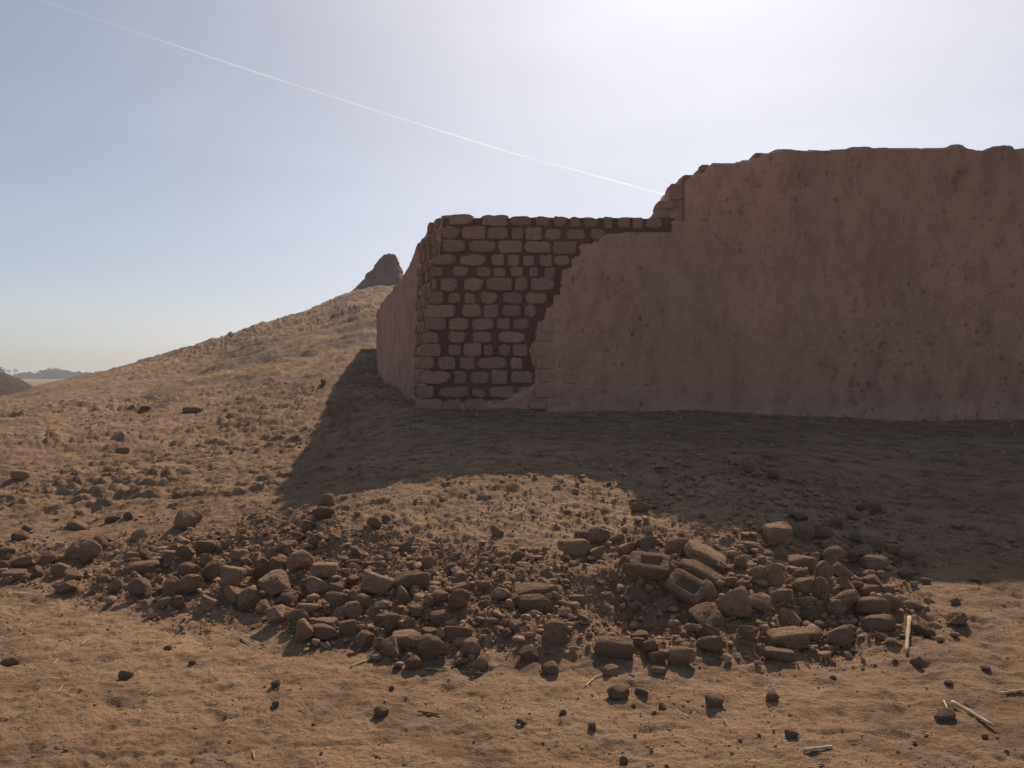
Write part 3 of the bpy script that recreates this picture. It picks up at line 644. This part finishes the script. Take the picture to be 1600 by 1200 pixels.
LM = {  # landmarks, full resolution pixels: key -> (u, v, w, h, shape, phrase, label)
 'frog': (1016, 893, 54, 36, 'h', 'the square hollow brick', 'pale brick with a square hollow in its top, higher of the two hollowed bricks'),
 'frog2': (1075, 928, 56, 46, 'h', 'the slanting hollowed brick', 'hollow topped mud brick lying aslant, just below the other hollowed brick'),
 'diag': (1097, 902, 62, 30, 'b', 'the worn slanting brick', 'worn mud brick lying aslant just behind the two hollowed bricks'),
 'darkdiag': (1103, 873, 56, 30, 'b', 'the dark leaning brick', 'dark leaning mud brick, highest of the slanting bricks right of the heap middle'),
 'longb': (838, 928, 62, 20, 'b', 'the long level brick', 'long thin mud brick lying level in the middle of the heap'),
 'dome': (592, 919, 48, 34, 'l', 'the large domed lump', 'large domed lump sitting above a dark hollow in the left middle of the heap'),
 'slab': (129, 865, 48, 30, 'l', 'the broad pale boulder', 'broad pale rounded boulder at the far left tail of the heap'),
 'pyr': (1150, 950, 46, 46, 'l', 'the three sided lump', 'big smooth three sided lump right of the slanting hollowed brick'),
 'front': (1232, 1003, 60, 27, 'b', 'the long rounded slab', 'long rounded mud brick slab on the front edge of the heap at right'),
 'upright': (868, 995, 32, 36, 'b', 'the upright broken brick', 'upright broken mud brick with a yellow lit top in the front centre of the heap'),
 'blk': (901, 861, 38, 27, 'b', 'the sandy crest brick', 'blocky pale mud brick with a crumbled top below the sandy crest'),
 'edge': (1217, 840, 40, 32, 'b', 'the shadow edge brick', 'pale reddish mud brick catching sun at the edge of the wall shadow'),
 'round': (675, 1018, 48, 35, 'l', 'the rounded front lump', 'large rounded cracked lump on the front edge of the heap, left of centre'),
 'face': (1305, 876, 38, 28, 'l', 'the orange lit lump', 'orange lit rounded lump at the right end of the heap, half in shadow'),
 'tall': (360, 911, 42, 38, 'l', 'the tall leaning lump', 'tall leaning lump in the left part of the heap, above two blocky ones'),
 'lone': (293, 816, 36, 30, 'l', 'the tilted lump on top', 'tilted squarish lump standing alone on the upper left of the heap'),
 'egg': (297, 921, 33, 35, 'l', 'the egg shaped lump', 'egg shaped lump near the front left edge of the heap'),
 'lbrick': (1366, 953, 46, 28, 'b', 'the corner shaped brick', 'corner shaped broken brick at the right end of the heap'),
 'twin': (961, 1018, 54, 30, 'b', 'the broad twin lump', 'broad twin lump on the front edge below the bare hollow'),
 'clod': (966, 1086, 30, 22, 'd', 'the dark path clod', 'dark round clod alone on the bare path in front of the heap middle'),
 'clodl': (196, 1057, 19, 15, 'd', 'the lone dark clod', 'lone dark clod casting a small shadow on the bare ground at lower left'),
}
placed = []   # (x, y, radius) for later fill
def put(u, v, w, h, shape, name=None):
    p = hit(u, v+h*.25)
    if p is None: return None
    x, y, z = p
    sc = y/F; W = w*sc*1.16; H = h*sc*1.16
    D = random.uniform(.75, 1.05)*(W*.5+H*.5)
    if shape == 'd': me = random.choice(DARKS); nm = 'clod'
    elif shape == 'b': me = random.choice(FBR); nm = 'fallen_brick'; D = W*random.uniform(.5, .65)
    elif shape == 'h': me = HB[0 if u < 1040 else 1]; nm = 'fallen_brick'
    else: me = random.choice(LUMPS); nm = 'mud_lump'
    o = link(nm, me)
    # slope normal at the spot
    e = .12; n = Vector((float(base_z(x-e, y)-base_z(x+e, y)), float(base_z(x, y-e)-base_z(x, y+e)), 2*e)).normalized()
    if shape == 'h':
        o.scale = (W*1.02, W*.66, W*.36)
        if u < 1040: o.rotation_euler = (.50, .06, -.28)
        else: o.rotation_euler = (.62, .30, -.75)
        o.location = (x, y+.02, z+W*.26)
        placed.append((x, y, W*.5)); return o
    if shape == 'b':
        o.scale = (W, D, H*.95)
        o.rotation_euler = (random.uniform(-.1, .3), random.uniform(-.12, .12), random.uniform(-.25, .25))
        if name in ('diag', 'darkdiag'): o.rotation_euler = (.25, .42, -.35); o.scale = (W*1.05, W*.55, W*.34)
        o.location = (x, y+D*.2, z+H*.3)
    else:
        # object bounding size kept near the seen size: limited roll about the view axis
        q = Euler((random.uniform(-.35, .35), random.uniform(-.3, .3), random.uniform(-.6, .6)))
        o.rotation_euler = q; o.scale = (W*1.03, D, H*1.05)
        sink = .30 if shape != 'd' else .22
        o.location = (x, y+D*.15, z+H*sink)
    placed.append((x, y, W*.5))
    return o
things = []  # (obj, u, v, w, h, shape)
for key, (u, v, w, h, s, ph, lab) in LM.items():
    o = put(u, v, w, h, s, key)
    o['label'] = lab; o['category'] = {'h': 'brick', 'b': 'brick', 'l': 'lump', 'd': 'clod'}[s]
    o['group'] = {'h': 'fallen mud bricks on the rubble heap', 'b': 'fallen mud bricks on the rubble heap', 'l': 'mud lumps on the rubble heap', 'd': 'dark clods on the bare ground'}[s]
allz = [(c[0]/4+ox, c[1]/4+oy, c[2]/4, c[3]/4, c[4] if len(c) > 4 else 'l') for lst, ox, oy in ((Z5, 0, 760), (Z6, 400, 760), (Z7, 800, 760), (Z8, 1200, 760)) for c in lst]
allz += [(c[0], c[1], c[2], c[3], 'l' if c[1] < 800 or len(c) < 5 else 'd') for c in FG]
brickish = {(868, 'x')}
for (u, v, w, h, s) in allz:
    if s == 'l' and w > 1.4*h and random.random() < .45 or s == 'l' and random.random() < .05: s = 'b'
    o = put(u, v, w, h, s)
    if o: things.append((o, u, v, w, h, s))
# further lumps scattered through the heap
tries = 0
while len(things)+len(LM) < 290 and tries < 6000:
    tries += 1
    x = random.uniform(-4.4, 2.6); y = random.uniform(3.4, 6.0)
    rw = float(rubble_w(np.array([x]), np.array([y]))[0])
    if random.random() > rw: continue
    W = random.uniform(.06, .11)
    if any((x-a)**2+(y-b)**2 < (W*.5+r*.8)**2 for a, b, r in placed): continue
    z = float(terrain(np.array([x]), np.array([y]))[0])
    me = random.choice(LUMPS); o = link('mud_lump', me)
    H = W*random.uniform(.55, .85); o.scale = (W, W*random.uniform(.7, 1), H)
    o.rotation_euler = (random.uniform(-.5, .5), random.uniform(-.5, .5), random.uniform(0, 6.28))
    o.location = (x, y, z+H*.25); placed.append((x, y, W*.5))
    t = F/y; u = 800+x*t; v = 600-((z-EYE)*t)-17
    things.append((o, u, v, W*t, H*t, 'l'))

# labels: each lump is told by size, look and its rank beside a landmark
SEC = ['right of', 'up and right of', 'behind and above', 'up and left of', 'left of', 'down and left of', 'in front of', 'down and right of']
slots = {}
lmk = [(k, d[0], d[1], d[5]) for k, d in LM.items()]
for t in things:
    o, u, v, w, h, s = t
    k, lu, lv, ph = min(lmk, key=lambda q: math.hypot(q[1]-u, (q[2]-v)*1.4))
    a = math.atan2(-(v-lv), u-lu); sec = int(round(a/(math.pi/4))) % 8
    slots.setdefault((k, sec), []).append((math.hypot(u-lu, v-lv), t, ph))
ORD = ['nearest', 'second', 'third', 'fourth', 'fifth', 'sixth', 'seventh', 'eighth', 'ninth', 'tenth', 'eleventh', 'twelfth', 'thirteenth', 'fourteenth', 'fifteenth', 'sixteenth', 'seventeenth', 'eighteenth', 'nineteenth', 'twentieth']
for (k, sec), lst in slots.items():
    lst.sort(key=lambda q: q[0])
    for i, (_, (o, u, v, w, h, s), ph) in enumerate(lst):
        size = 'large' if w > 34 else 'medium' if w > 22 else 'small' if w > 13 else 'tiny'
        asp = w/max(h, 1)
        shp = 'wide flat' if asp > 1.7 else 'tall' if asp < .95 else 'rounded' if s != 'b' else 'blocky'
        noun = {'l': 'mud lump', 'b': 'mud brick piece', 'd': 'dark clod'}[s]
        o['label'] = f"{size} {shp} {noun}, {ORD[min(i, 19)]} {SEC[sec]} {ph}"
        o['category'] = {'l': 'lump', 'b': 'brick', 'd': 'clod'}[s]
        o['group'] = {'l': 'mud lumps on the rubble heap', 'b': 'fallen mud bricks on the rubble heap', 'd': 'dark clods on the bare ground'}[s]

# loose crumbs: too many to count, one mesh each for heap and ground
def scatter(name, label, n, size, wfun, xr, yr, sub, mat, sinkf=.25, seed=1):
    r = np.random.default_rng(seed); V0, F0 = ico(sub)
    x = r.uniform(*xr, n*6); y = r.uniform(*yr, n*6); w = wfun(x, y)
    k = r.uniform(size=len(x)) < w; x = x[k][:n]; y = y[k][:n]; n = len(x)
    z = terrain(x, y); s = size[0]*(size[1]/size[0])**(r.uniform(size=n)**1.8)
    nv = len(V0)
    A = r.normal(size=(n, 3, 3)); q, _ = np.linalg.qr(A)
    jit = 1+r.uniform(-.2, .2, (n, nv, 1)) if sub == 2 else 1+r.uniform(-.34, .34, (n, nv, 1))
    cutn = r.normal(size=(n, 5, 3)); cutn /= np.linalg.norm(cutn, axis=2)[..., None]; cutd = r.uniform(.35, .75, (n, 5))
    sc = s[:, None, None]*.5*np.stack([r.uniform(.8, 1.3, n), r.uniform(.7, 1.1, n), r.uniform(.5, .85, n)], 1)[:, None, :]
    P_ = V0[None]*jit
    for q5 in range(5):
        ex = np.clip((P_*cutn[:, q5][:, None, :]).sum(2)-cutd[:, q5][:, None], 0, None); P_ = P_-ex[..., None]*cutn[:, q5][:, None, :]
    P_ = np.einsum('nij,nvj->nvi', q, P_)*sc
    P_ += np.stack([x, y, z+s*sinkf], 1)[:, None, :]
    Fc = (F0[None]+(np.arange(n)*nv)[:, None, None]).reshape(-1, 3)
    me = mesh_from(name, P_.reshape(-1, 3), Fc, smooth=False)
    link(name, me, mat, label=label, cat='rubble', kind='stuff')
scatter('rubble_stones', 'small mud stones filling the rubble heap between the larger lumps', 2400, (.022, .07), lambda x, y: rubble_w(x, y)**1.2*.9, (-4.8, 3), (3.2, 6.2), 2, M_CLODW, seed=3)
scatter('rubble_crumbs', 'fine mud crumbs scattered over the heap', 13000, (.008, .026), lambda x, y: np.clip(rubble_w(x, y)+.5*np.exp(-((y-5.1)/.55)**2)*np.exp(-((x-.4)/2.)**2)*sstep(-.3, .4, fbm(x*3, y*3, s=7)), 0, 1), (-4.8, 3.2), (3.2, 6.8), 1, M_CLODW, seed=4)
scatter('path_grit', 'small clods and grit strewn over the bare foreground', 3200, (.004, .022), lambda x, y: .25+.75*sstep(0, .5, fbm(x*1.5, y*1.5, s=17)), (-4, 4), (2.2, 4.6), 1, M_CLODW, seed=5)
scatter('slope_clods', 'small clods strewn over the left slope and below the wall', 6000, (.01, .05), lambda x, y: sstep(-.15, .6, fbm(x*.9, y*1.2, s=27))*(.9*sstep(1, -2, x)+.25), (-9, 6), (5.8, 14), 1, M_GROUND, sinkf=.05, seed=6)
scatter('wall_foot_debris', 'crumbled mud bits at the foot of the wall', 900, (.012, .07), lambda x, y: np.exp(-(9.0-y)/.35)*(.3+.7*sstep(-.2, .3, fbm(x*2, y*2, s=33))), (-1.3, 6.5), (7.6, 9.0), 1, M_CLODW, sinkf=.1, seed=12)
scatter('shade_stones', 'small stones in the wall shadow uphill of the heap right end', 1500, (.015, .06), lambda x, y: np.exp(-(((x-1.7)/.95)**2+((y-5.6)/.9)**2))+.05, (-1, 5), (4.6, 8.0), 2, M_CLODW, seed=8)

# ------------------------------------------------------------------ reeds, twigs and straw
def stick(pts, rad, mat, name, label, group, nseg=10):
    """pts: pixel points (u, v) on the ground"""
    W = []
    for (u, v) in pts:
        p = hit(u, v); W.append(Vector((p[0], p[1], p[2]+rad*1.1)))
    cps = []
    for k in range(len(W)-1):
        for t in np.linspace(0, 1, nseg, endpoint=(k == len(W)-2)): cps.append(W[k].lerp(W[k+1], t))
    if len(W) > 2:                                     # smooth
        for _ in range(6): cps = [cps[0]]+[(cps[i-1]+cps[i]*2+cps[i+1])/4 for i in range(1, len(cps)-1)]+[cps[-1]]
    else:                                              # rigid reed rests on the high spots
        zs = max(0, max(float(terrain(np.array([c.x]), np.array([c.y]))[0])+rad-c.z for c in cps))
        cps = [c+Vector((0, 0, zs*.7)) for c in cps]
    k = 8; V = []; Fc = []; n = len(cps)
    c0 = cps[0].copy()
    for i, c in enumerate(cps):
        d = (cps[min(i+1, n-1)]-cps[max(i-1, 0)]).normalized(); a = d.orthogonal().normalized(); b = d.cross(a)
        r = rad*(1+.12*math.sin(i*1.9))*(1.15 if i % 7 == 3 else 1)*(1-.25*i/n)
        for j in range(k): V.append(tuple(c+(a*math.cos(j*6.283/k)+b*math.sin(j*6.283/k))*r-c0))
    for i in range(n-1):
        for j in range(k): Fc.append((i*k+j, i*k+(j+1) % k, (i+1)*k+(j+1) % k, (i+1)*k+j))
    Fc += [tuple(range(k))[::-1], tuple((n-1)*k+j for j in range(k))]
    o = link(name, mesh_from(name, V, Fc), mat, label=label, cat=name.replace('_', ' '), group=group); o.location = c0
G = 'dry reed pieces on the ground'; T_ = 'thin twigs on the ground'
stick([(1421,970),(1416,1024)], 0.0100, M_STRAW, 'dry_reed', 'pale thick reed piece pointing at the heap beyond its right end', G)
stick([(1488,1104),(1553,1142)], 0.0085, M_STRAW, 'dry_reed', 'pale split reed lying aslant at lower right beside a dark clod', G)
stick([(1475,1099),(1482,1114)], 0.0044, M_STRAW, 'dry_reed', 'short pale reed stub touching the dark clod at lower right', G)
stick([(1562,1088),(1600,1082)], 0.0059, M_STRAW, 'dry_reed', 'pale reed piece lying level at the right edge of the picture', G)
stick([(1256,1176),(1300,1170)], 0.0067, M_STRAW, 'dry_reed', 'half buried tan reed near the bottom edge, right of centre', G)
stick([(548,1044),(582,1030)], 0.0041, M_STRAW, 'dry_reed', 'short pale reed piece on bare ground just left of the large rounded front lump', G)
stick([(375,998),(402,1012)], 0.0033, M_STRAW, 'dry_reed', 'thin pale reed piece on the bare ground below the left part of the heap', G)
stick([(914,1074),(930,1060),(950,1052),(975,1052),(992,1058)], 0.0033, M_STRAW, 'dry_twig', 'curved bow shaped twig in front of the broad twin lump', T_)
stick([(665,1046),(700,1048),(735,1052),(768,1054)], 0.0022, M_STRAW, 'dry_twig', 'long thin straight straw below the large rounded front lump', T_)
stick([(654,1116),(688,1119)], 0.0037, M_TWIG, 'dry_twig', 'short brown twig lying level on the bare path left of the picture centre', T_)
stick([(590,1166),(606,1157),(615,1163)], 0.0022, M_TWIG, 'dry_twig', 'small bent twig shaped like a hook on the bare path near the bottom', T_)
stick([(127,1010),(140,1001)], 0.0030, M_STRAW, 'dry_twig', 'short pale straw on the bare ground at far left', T_)
stick([(205,1052),(222,1042)], 0.0019, M_TWIG, 'dry_twig', 'thin twig just right of the lone dark clod', T_)
stick([(396,1176),(397,1188)], 0.0026, M_STRAW, 'dry_twig', 'tiny pale straw pointing down near the bottom edge at left', T_)
stick([(1131,1125),(1142,1143)], 0.0016, M_STRAW, 'dry_twig', 'very thin pale straw on the bare path below the heap right half', T_)
stick([(160,940),(166,932)], 0.0026, M_STRAW, 'dry_twig', 'tiny white straw at the left front foot of the heap', T_)
stick([(1530,850),(1552,851),(1572,860),(1560,866),(1542,864),(1528,872)], 0.0052, M_TWIG, 'dry_twig', 'dark looped twig lying in the wall shadow at right', T_)
def straws(n=420):
    V = []; Fc = []
    r = random.Random(5)
    for i in range(n):
        y = r.uniform(2.3, 5.0) if r.random() < .7 else r.uniform(5.6, 9); x = r.uniform(-.72, .72)*y
        a = r.uniform(0, 6.28); L = r.uniform(.012, .05); w = .0012*(1+y*.1)
        z = float(terrain(np.array([x]), np.array([y]))[0])+.004
        dx, dy = math.cos(a)*L/2, math.sin(a)*L/2; px, py = -math.sin(a)*w, math.cos(a)*w
        b = len(V)
        for s1, e in ((-1, 0), (1, r.uniform(-.004, .012))):
            V += [(x+s1*dx+px, y+s1*dy+py, z+e), (x+s1*dx-px, y+s1*dy-py, z+e), (x+s1*dx, y+s1*dy, z+e+w*2)]
        Fc += [(b, b+3, b+4, b+1), (b+1, b+4, b+5, b+2), (b+2, b+5, b+3, b), (b, b+1, b+2), (b+3, b+5, b+4)]
    link('straw_bits', mesh_from('straw_bits', V, Fc, False), M_STRAW, label='bits of chopped straw strewn over the bare ground', cat='straw', kind='stuff')
straws()

# ------------------------------------------------------------------ contrail high in the sky
def contrail():
    m, nt, b = mat_new('contrail_vapour'); N = nt.nodes.new; L = nt.links.new
    nt.nodes.remove(b); out = nt.nodes['Material Output']
    tr = N('ShaderNodeBsdfTransparent'); df = N('ShaderNodeBsdfTranslucent'); df.inputs[0].default_value = (1, 1, 1, 1)
    mx = N('ShaderNodeMixShader'); tc = N('ShaderNodeTexCoord'); no = N('ShaderNodeTexNoise'); no.inputs['Scale'].default_value = .0011; no.inputs['Detail'].default_value = 4
    L(tc.outputs['Object'], no.inputs['Vector'])
    mr = N('ShaderNodeMapRange'); mr.inputs[1].default_value = .32; mr.inputs[2].default_value = .55; mr.inputs[3].default_value = .12; mr.inputs[4].default_value = 1.0; L(no.outputs['Fac'], mr.inputs[0])
    at = N('ShaderNodeAttribute'); at.attribute_name = 'dens'; mu = N('ShaderNodeMath'); mu.operation = 'MULTIPLY'
    L(mr.outputs[0], mu.inputs[0]); L(at.outputs['Fac'], mu.inputs[1]); L(mu.outputs[0], mx.inputs[0]); L(tr.outputs[0], mx.inputs[1]); L(df.outputs[0], mx.inputs[2]); L(mx.outputs[0], out.inputs['Surface'])
    A = P(-40, -37, 6000); ALT = A[2]
    def at(u, v):
        d = dir_px(u, v); t = (ALT-EYE)/d[2]; return Vector((d[0]*t, d[1]*t, ALT))
    pts = [at(u, v) for u, v in ((-200,-95),(56,-2),(200,46),(400,113),(610,180),(800,239),(1035,303),(1200,352))]
    k = 10; V = []; Fc = []
    for i, p in enumerate(pts):
        r = 1.8/1200*p.y*(.8+.25*(i % 2)); d = (pts[min(i+1, 7)]-pts[max(i-1, 0)]).normalized(); a = d.cross(SUNV).normalized(); b2 = d.cross(a)
        for j in range(k): V.append(tuple(p+(a*math.cos(j*6.283/k)+b2*.12*math.sin(j*6.283/k))*r))
    for i in range(7):
        for j in range(k): Fc.append((i*k+j, i*k+(j+1) % k, (i+1)*k+(j+1) % k, (i+1)*k+j))
    me = mesh_from('contrail', V, Fc); at_ = me.attributes.new('dens', 'FLOAT', 'POINT')
    dn = [.05, .05, .075, .10, .10, .22, .32, .32]; at_.data.foreach_set('value', np.repeat(np.array(dn, np.float32), k))
    link('contrail', me, m, label='long thin white aircraft contrail crossing the sky from upper left to the wall', cat='contrail')
contrail()

# ------------------------------------------------------------------ dusty air
def haze():
    m = bpy.data.materials.new('dusty_air'); m.use_nodes = True; nt = m.node_tree; nt.nodes.clear()
    o = nt.nodes.new('ShaderNodeOutputMaterial'); v = nt.nodes.new('ShaderNodeVolumePrincipled')
    v.inputs['Color'].default_value = (.93, .95, 1, 1); v.inputs['Density'].default_value = HAZE; v.inputs['Anisotropy'].default_value = .3
    nt.links.new(v.outputs[0], o.inputs['Volume'])
    x0, x1, y0, y1, z0, z1 = -9200, 9200, -9200, 9200, -6.0, 12.0
    V = [(x, y, z) for x in (x0, x1) for y in (y0, y1) for z in (z0, z1)]
    Fc = [(0, 1, 3, 2), (4, 6, 7, 5), (0, 4, 5, 1), (2, 3, 7, 6), (0, 2, 6, 4), (1, 5, 7, 3)]
    link('haze', mesh_from('haze', V, Fc, False), m, kind='stuff')
HAZE = .0012
haze()
